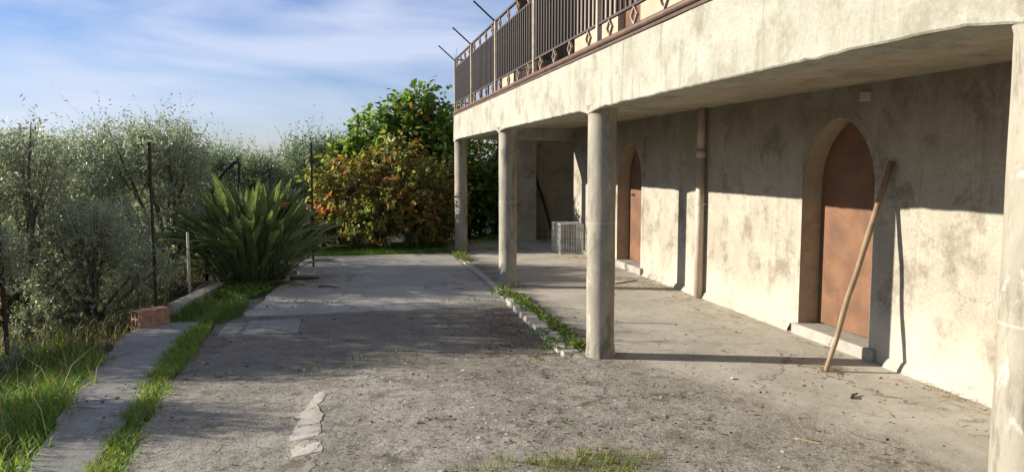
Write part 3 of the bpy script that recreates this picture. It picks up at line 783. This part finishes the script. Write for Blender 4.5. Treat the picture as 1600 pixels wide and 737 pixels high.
# broad leaved trees at the end of the yard
def persim_col(pos, tw, r):
    n = len(pos); tv = r.random(tw.max() + 1)[tw]; a = r.random(n); tv = tv * .8 + .1 + .22 * np.sin(pos[:, 0] * 3.3 + 2) * np.sin(pos[:, 2] * 4.5 + 1)
    c = np.where((tv < .48)[:, None], np.array([.19, .22, .06]), np.array([.29, .21, .07]))
    c = np.where((tv > .74)[:, None], np.array([.40, .16, .065]), c)
    c = np.where((tv > .9)[:, None], np.array([.45, .12, .05]), c)
    c = np.where(((a < .45) & (tv > .3))[:, None], np.array([.17, .16, .05]), c)
    return c * (.6 + .7 * r.random(n))[:, None]
def green_col(pos, tw, r):
    n = len(pos); tv = r.random(tw.max() + 1)[tw]
    c = np.array([.13, .20, .04]) * (.55 + .75 * tv)[:, None] * (.75 + .5 * r.random(n))[:, None]
    return np.where((r.random(n) < .012)[:, None], np.array([.4, .12, .03]), c)
def dark_col(pos, tw, r):
    return np.array([.05, .075, .022]) * (.6 + .8 * r.random(len(pos)))[:, None]
def broad_tree(name, x, y, lumps, ntw, col, LL, LW, label, cat='tree', up=.2, seed=1, fork=.5, br=.06, twL=.3, nlf=9, droop=.35):
    t = empty(name, (x, y, -.09 if y < 16.5 else terr(x, y)), label, cat)
    tag(link_mesh('crown', crown_mesh('crown', lumps, ntw, twL, nlf, LL, LW, up, M_broad, col, 'broad', .8, .18, droop, .25, seed, .003), t), kind='stuff')
    link_mesh('trunk', trunk_mesh('trunk', lumps, br, fork, seed), t)
broad_tree('persimmon_tree', .62, 16.0, [(-.8, -.2, .9, .38, .4, .4), (-.3, -.35, .6, .5, .5, .45), (-.4, 0, 1.4, .38, .4, .38), (.3, -.3, 1.1, .55, .5, .5), (.75, -.2, .75, .5, .5, .5), (.75, 0, 1.45, .45, .5, .38), (.1, .1, 1.75, .36, .4, .32), (.45, .2, 1.95, .3, .3, .3), (1.25, .1, 1.2, .5, .5, .6), (-1.0, .1, .55, .35, .4, .4), (-1.15, .1, 1.25, .3, .3, .35), (1.1, .1, .5, .5, .5, .4), (-.75, .2, 1.6, .3, .3, .25)],
           1050, persim_col, .125, .065, 'low spreading tree with red, orange and yellowing leaves at the end of the yard', seed=4, fork=.35, nlf=8)
broad_tree('leafy_tree', 1.35, 17.6, [(-1.45, 0, 1.75, .4, .5, .4), (-1.0, 0, 2.1, .6, .6, .5), (-.6, -.1, 2.5, .55, .6, .5), (.0, 0, 2.85, .55, .5, .5), (.3, .1, 3.2, .38, .4, .4), (.55, -.1, 2.5, .6, .6, .6), (.8, 0, 1.8, .7, .6, .6), (0, .1, 1.6, .8, .6, .7), (1.2, .1, 2.7, .5, .5, .5), (-1.15, 0, 1.4, .4, .5, .5), (1.5, .1, 1.3, .6, .6, .7)],
           1300, green_col, .15, .095, 'tall bright green leafy tree rising behind the reddish tree', seed=6, fork=1.0, br=.08, up=.45, nlf=8)
broad_tree('dark_shrub', 3.2, 18.6, [(-.6, 0, .8, .7, .6, .8), (.3, .1, 1.0, .8, .6, .9), (0, 0, 1.8, .8, .6, .7), (.9, .1, .9, .6, .6, .9), (-.8, .1, 1.6, .6, .5, .6), (.8, 0, 2.1, .6, .5, .6)],
           900, dark_col, .13, .07, 'dark green bush seen between the two farthest columns', 'bush', seed=9, nlf=8)

# bird of paradise plant: every leaf an object
sp = empty('bird_of_paradise', (-1.4, 12.05, -.08), 'large bird of paradise plant with upright paddle leaves and orange flowers', 'plant')
def strel_leaf(hs, lb, wb, lean, seed):
    rd = random.Random(seed); mb = MB(); pts = []
    n = 9; T = hs + lb; V = []; F = []
    ang = lean * .45; p = Vector((0, 0, 0)); path = [p.copy()]; angs = [ang]
    for i in range(1, n + 1):
        ang += lean * .09 + (.05 if i > 5 else 0); d = T / n
        p = p + Vector((math.sin(ang), 0, math.cos(ang))) * d; path.append(p.copy()); angs.append(ang)
    ks = int(round(n * hs / T))
    mb.tube(path[:ks + 1], [.011 - .004 * i / ks for i in range(ks + 1)], 5)
    b = list(range(ks, n + 1)); m = len(b); rows = []
    fw = [0.15] + [math.sin(math.pi * (.12 + .88 * k / (m - 1)) ** .8) for k in range(1, m)]; fw[-1] = .03
    tw = rd.uniform(-.5, .5)
    for k, i in enumerate(b):
        a = angs[i]; nrm = Vector((-math.cos(a), 0, math.sin(a))); sd_ = Vector((0, 1, 0))
        s2 = sd_ * math.cos(tw) + nrm * math.sin(tw); n2 = nrm * math.cos(tw) - sd_ * math.sin(tw)
        w = wb * .5 * fw[k]
        V += [path[i] - s2 * w + n2 * w * .55, path[i], path[i] + s2 * w + n2 * w * .55]
    for k in range(m - 1):
        for j in range(2): F.append((k*3+j, k*3+j+1, (k+1)*3+j+1, (k+1)*3+j))
    mb.add(V, F)
    o = mb.build('leaf', M_strel, smooth=True); me = o.data; bpy.data.objects.remove(o); return me
LV = [strel_leaf(.82 + .06 * (k % 3), .50 + .05 * (k % 4), .10 + .014 * (k % 3), l, k) for k, l in enumerate((.06, .14, .24, .35, .48, .62, .8, 1.0))]
LDEAD = LV[6].copy(); LDEAD.materials[0] = M_straw
rd = random.Random(5)
for i in range(290):
    q = rd.random(); a = rd.uniform(0, 2 * math.pi)
    k = min(7, int(q * 8)); r0 = .08 + .38 * math.sqrt(rd.random()) * (.5 + .5 * q)
    o = bpy.data.objects.new('leaf', LV[k]); COL.objects.link(o); o.parent = sp
    o.location = (math.cos(a) * r0, math.sin(a) * r0 * .8, 0); o.rotation_euler = (rd.uniform(-.12, .12), rd.uniform(-.1, .1), a + rd.uniform(-.5, .5))
    s = rd.uniform(.80, 1.15) * (1.0 if k < 5 else .92); o.scale = (s, s * rd.uniform(.85, 1.15), s)
for i in range(90):
    a = rd.uniform(0, 2 * math.pi); r0 = .25 + .3 * rd.random()
    o = bpy.data.objects.new('leaf', LV[rd.choice((2, 4, 5, 6, 7))]); COL.objects.link(o); o.parent = sp
    o.location = (math.cos(a) * r0, math.sin(a) * r0 * .8, 0); o.rotation_euler = (rd.uniform(-.2, .2), rd.uniform(.0, .45), a + rd.uniform(-.7, .7))
    s = rd.uniform(.5, .85); o.scale = (s, s * 1.2, s)
    if i % 9 == 0:
        o.data = LDEAD; o['label'] = 'withered brown leaf'; o.rotation_euler.y += .4
for x, y, z in ((.33, -.3, 1.2), (.42, -.35, 1.12)):
    mb = MB()
    mb.tube([(x * .4, y * .4, 0), (x * .8, y * .8, z * .6), (x, y, z)], .008, 5, 1); mb.tube([(x, y, z), (x + .09, y - .02, z + .03), (x + .17, y - .03, z + .03)], [.012, .014, .003], 6, 1)
    for j in range(4):
        mb.tube([(x + .02 + j * .02, y, z + .02), (x + .03 + j * .035, y - .01, z + .09), (x + .04 + j * .045, y, z + .14 - j * .015)], [.005, .011, .002], 4)
    mb.build('flower', [M_orange, M_strel], sp, local=True)

# grass, weeds, litter
def blades(name, P, H, Wd, lean, mat, col, seg=2):
    n = len(P); a = rng.random(n) * 2 * math.pi
    Dv = np.stack([np.cos(a), np.sin(a), np.zeros(n)], 1); Sv = np.stack([-np.sin(a), np.cos(a), np.zeros(n)], 1)
    ln = (lean * (.3 + rng.random(n)))[:, None] * H[:, None]; Hh = H[:, None]; w = Wd[:, None] * .5; Z = np.array([0, 0, 1.0])
    m = P + Z * Hh * .55 + Dv * ln * .35; tip = P + Z * Hh * (.95 - .12 * lean) + Dv * ln
    V = np.stack([P - Sv * w, P + Sv * w, m + Sv * w * .8, m - Sv * w * .8, tip], 1).reshape(-1, 3)
    i = np.arange(n)[:, None] * 5
    me = np_mesh(name, V, [i + np.array([0, 1, 2, 3]), i + np.array([3, 2, 4])], mat, np.repeat(col, 5, 0))
    o = link_mesh(name, me); return tag(o, kind='stuff')
def gcol(n, base, dry=.08, var=.5):
    c = np.array(base) * (1 - var / 2 + var * rng.random(n))[:, None]
    return np.where((rng.random(n) < dry)[:, None], np.array([.30, .24, .10]) * (.6 + .6 * rng.random(n))[:, None], c)
def scatter(n, x0, x1, y0, y1, keep):
    P = np.stack([rng.uniform(x0, x1, n), rng.uniform(y0, y1, n)], 1)
    return P[np.array([keep(x, y) for x, y in P])]
def pl(x, y): return np.interp(y, [-3, 2, 4.6, 6.4, 8.1, 8.9], [-1.5, -1.55, -1.78, -2.04, -2.2, -2.18])
def pr_(y): return np.interp(y, [-3, 2, 4.6, 6.4, 8.1, 8.9], [-.95, -1.15, -1.42, -1.56, -1.62, -1.58])
def with_z(P, f): return np.array([(x, y, f(x, y)) for x, y in P])
def clump(x, y, s, seed=0): return nz(x, y, s, seed) * .5 + .5
# tall grass left of the path
P = scatter(80000, -5.5, -1.55, 2.5, 9.0, lambda x, y: x < pl(x, y) + .05 + .09 * nz(x, y, 3, 2) - max(0, y - 7.2) * .45 and random.random() < .25 + .9 * clump(x, y, 1.2))
P = with_z(P, terr)
blades('grass', P, (.06 + .15 * rng.random(len(P)) ** 1.5) , .005 + .006 * rng.random(len(P)), 1.0, M_grass, gcol(len(P), (.15, .24, .042), .13, .8))
P = with_z(scatter(260, -3.6, -1.75, 5.2, 8.6, lambda x, y: x < pl(x, y) + .12), terr)
blades('dry_grass', P, .2 + .28 * rng.random(len(P)), .004 + .003 * rng.random(len(P)), .7, M_grass, np.array([.36, .29, .14]) * (.7 + .5 * rng.random(len(P)))[:, None])
# strip between path and yard
P = scatter(80000, -1.75, -.75, 2.0, 9.6, lambda x, y: pr_(y) - .03 + .05 * nz(x, y, 6, 4) < x < pr_(y) + .18 + .09 * nz(x, y, 2.4, 7) and random.random() < -.3 + 1.7 * clump(x, y, 2.6, 3))
P = with_z(P, lambda x, y: -.05)
blades('grass', P, .05 + .075 * rng.random(len(P)), .004 + .004 * rng.random(len(P)), .9, M_grass, gcol(len(P), (.165, .25, .045), .14, .8))
# green round the bird of paradise, block and slab corner
P = scatter(40000, -2.3, -.1, 8.8, 12.6, lambda x, y: (-1.95 + max(0, y - 9.6) * .12 < x < -1.15 + .4 * nz(x, y, 1.5, 5) - max(0, 9.4 - y) * .3) and random.random() < 1.1 * clump(x, y, 1.5, 8))
P = with_z(P, lambda x, y: -.07)
blades('grass', P, .06 + .10 * rng.random(len(P)), .004 + .005 * rng.random(len(P)), .8, M_grass, gcol(len(P), (.085, .155, .026), .06))
# lawn beyond
P = scatter(45000, -1.2, 3.64, 14.75, 19, lambda x, y: y > 14.85 and random.random() < 1.15 - max(0, -x) * .6)
P = with_z(P, terr)
blades('lawn', P, .07 + .10 * rng.random(len(P)), .006 + .006 * rng.random(len(P)), .7, M_grass, gcol(len(P), (.13, .25, .035), .05))
# dry undergrowth under the olives
P = with_z(np.concatenate([scatter(16000, -9, -2.2, 7.5, 16, lambda x, y: x < pl(x, 8.9) - .1), scatter(9000, -2, 6, 18.5, 22, lambda x, y: True)]), terr)
blades('undergrowth', P, .1 + .3 * rng.random(len(P)), .005 + .006 * rng.random(len(P)), .9, M_grass, gcol(len(P), (.05, .065, .022), .2))
# foreground tuft
P = scatter(16000, .45, 1.75, 3.3, 4.35, lambda x, y: random.random() < 1.6 * (clump(x, y, 3, 2) - .25) * (1 - abs(x - 1.2) / .75) and y < 4.12 + .1 * nz(x, y, 5, 3))
P = with_z(P, lambda x, y: patio_z(x, y) - .006)
blades('grass', P, .03 + .055 * rng.random(len(P)), .003 + .002 * rng.random(len(P)), 1.0, M_grass, gcol(len(P), (.16, .20, .045), .25))
# broad leaved weeds along the kerb
def weeds(name, spots, seed, ls=1.0):
    r = np.random.default_rng(seed); Ps = []; Ds = []; Ls = []
    for x, y, rad, n, h in spots:
        a = r.random(n) * 6.283; q = rad * np.sqrt(r.random(n))
        Ps.append(np.stack([x + np.cos(a) * q, y + np.sin(a) * q, h * r.random(n) * (1 - .6 * q / rad)], 1))
        Ds.append(np.stack([np.cos(a), np.sin(a), .3 + .8 * r.random(n)], 1) + r.normal(size=(n, 3)) * .4); Ls.append((np.full(n, .022) + .03 * r.random(n)) * ls)
    P = np.concatenate(Ps); D = np.concatenate(Ds); L = np.concatenate(Ls); n = len(P)
    V, F, k = leaf_arrays(P, D, unit(r.normal(size=(n, 3)) * .4 + np.array([0, 0, 1.])), L, L * .6, .15, 'broad', .15)
    c = np.array([.10, .165, .03]) * (.6 + .8 * r.random(n))[:, None]
    c = np.where((r.random(n) < .12)[:, None], np.array([.2, .17, .05]), c)
    return tag(link_mesh(name, np_mesh(name, V, F, M_broad, np.repeat(c, k, 0))), kind='stuff')
sp_ = [(2.10 + random.uniform(-.04, .05), y, random.uniform(.05, .11), random.randint(25, 70), random.uniform(.03, .10)) for y in np.arange(6.75, 9.5, .13)]
sp_ += [(1.96, 9.75, .13, 170, .16), (2.02, 9.6, .1, 90, .1), (1.93, 7.0, .08, 60, .06), (1.86, 7.35, .09, 50, .06), (2.06, 6.72, .1, 90, .09), (1.8, 6.75, .08, 50, .05)]
sp_ += [(2.05 + random.uniform(-.05, .05), y, random.uniform(.07, .12), random.randint(30, 80), random.uniform(.04, .1)) for y in np.arange(13.2, 15.0, .16)]
weeds('weeds', sp_, 3)
weeds('weeds', [(1.6, 9.3, .2, 60, .05), (1.2, 9.28, .15, 30, .04), (4.4, 15.9, .3, 120, .15), (4.25, 16.5, .12, 160, .4), (3.4, 16.75, .3, 120, .1), (-1.3, 10.6, .35, 300, .15), (-.9, 10.9, .25, 160, .1), (-.75, 9.6, .35, 120, .06), (-.3, 9.45, .2, 60, .06), (1.38, 4.75, .05, 20, .03), (.1, 6.6, .25, 90, .02), (.5, 6.75, .2, 70, .02), (-.3, 6.45, .2, 60, .02)], 4, .6)
# straw and dry leaf litter
def straws(name, spots, seed, cols, lmin=.05, lmax=.2, w=.004):
    r = np.random.default_rng(seed); Ps = []
    for x, y, rx, ry, n in spots:
        Ps.append(np.stack([x + rx * r.normal(size=n), y + ry * r.normal(size=n), np.full(n, .004) + .025 * r.random(n) ** 2], 1))
    P = np.concatenate(Ps); P[:, 2] += np.array([patio_z(x, y) for x, y, _ in P]); n = len(P); a = r.random(n) * 6.283
    D = np.stack([np.cos(a), np.sin(a), r.normal(size=n) * .06], 1); L = lmin + (lmax - lmin) * r.random(n) ** 2
    V, F, k = leaf_arrays(P, D, np.tile([0, 0, 1.], (n, 1)) + r.normal(size=(n, 3)) * .4, L, np.full(n, w) * (.6 + .8 * r.random(n)), .1, 'olive')
    c = np.array(cols)[r.integers(0, len(cols), n)] * (.7 + .6 * r.random(n))[:, None]
    return tag(link_mesh(name, np_mesh(name, V, F, M_dry, np.repeat(c, k, 0))), kind='stuff')
brown = [(.30, .20, .10), (.22, .13, .07), (.40, .31, .18), (.12, .075, .045)]
straws('straw', [(1.7, 7.6, .25, .6, 700), (1.75, 8.6, .2, .5, 400), (1.6, 6.6, .4, .25, 250), (3.95, 10.2, .35, .35, 450), (4.1, 8.3, .22, .7, 300), (4.35, 4.75, .09, .25, 260), (3.9, 5.56, .07, .06, 160), (4.2, 13.4, .25, .4, 500), (4.3, 7.5, .12, .4, 120), (3, 6, 1.0, 1.5, 160), (3.6, 4.3, .5, .5, 90), (.8, 4.8, 1.2, .8, 260)], 5, brown)
straws('leaf_litter', [(.8, 6, 1.6, 2, 900), (1.7, 7.8, .3, .8, 500), (3.5, 5, .8, 1.5, 120), (.4, 12, 1.2, 1.8, 120), (4.3, 9.8, .15, .6, 150), (1.3, 4.4, .7, .4, 160), (-1.7, 6.5, .2, 1.5, 160), (-1.35, 7, .12, 1.6, 120), (-.6, 10.5, .5, .8, 120)], 6, [(.12, .08, .05), (.07, .05, .035), (.2, .14, .08), (.36, .32, .26)], .02, .055, .018)
# pebbles and grit
r = np.random.default_rng(9); n = 5000
P = np.stack([r.uniform(-1.25, 2.7, n), r.uniform(2.6, 9.2, n)], 1)
P = P[np.array([(x < 1.95 or y < 6.4) and random.random() < .15 + clump(x, y, 1.4, 6) ** 2 for x, y in P])]; n = len(P)
sz = (.0025 + .007 * r.random(n) ** 4)[:, None]
C0 = np.array([(x, y, patio_z(x, y)) for x, y in P])
octa = np.array([[1, 0, 0], [0, 1, 0], [-1, 0, 0], [0, -1, 0], [.1, .1, .8], [0, 0, -.6]])
J = 1 + .5 * r.normal(size=(n, 6, 1)) * .5
V = (C0[:, None] + octa[None] * J * sz[:, None] * np.array([1.2, 1, .9])).reshape(-1, 3)
F = (np.arange(n)[:, None, None] * 6 + np.array([[0, 1, 4], [1, 2, 4], [2, 3, 4], [3, 0, 4]])[None]).reshape(-1, 3)
cc = np.array([.36, .34, .29]) * (.4 + .9 * r.random(n))[:, None]
M_peb = m_leaf('pebble', None, 0, .9, .2)
tag(link_mesh('pebbles', np_mesh('pebbles', V, F, M_peb, np.repeat(cc, 6, 0))), kind='stuff')
n = 150
P = np.concatenate([np.stack([r.normal(.85, .22, 40), r.normal(4.85, .25, 40)], 1), np.stack([r.uniform(-.4, 2.6, n - 40), r.uniform(3.4, 7, n - 40)], 1)])
sz = (.006 + .012 * r.random(n) ** 2)[:, None]; C0 = np.array([(x, y, patio_z(x, y)) for x, y in P]); J = 1 + .3 * r.normal(size=(n, 6, 1))
V = (C0[:, None] + octa[None] * J * sz[:, None, :] * np.array([1.3, 1, .6])).reshape(-1, 3)
F = (np.arange(n)[:, None, None] * 6 + np.array([[0, 1, 4], [1, 2, 4], [2, 3, 4], [3, 0, 4]])[None]).reshape(-1, 3)
tag(link_mesh('stone_chips', np_mesh('stone_chips', V, F, M_peb, np.repeat(np.array([.55, .52, .45]) * (.55 + .6 * r.random(n))[:, None], 6, 0))), kind='stuff')
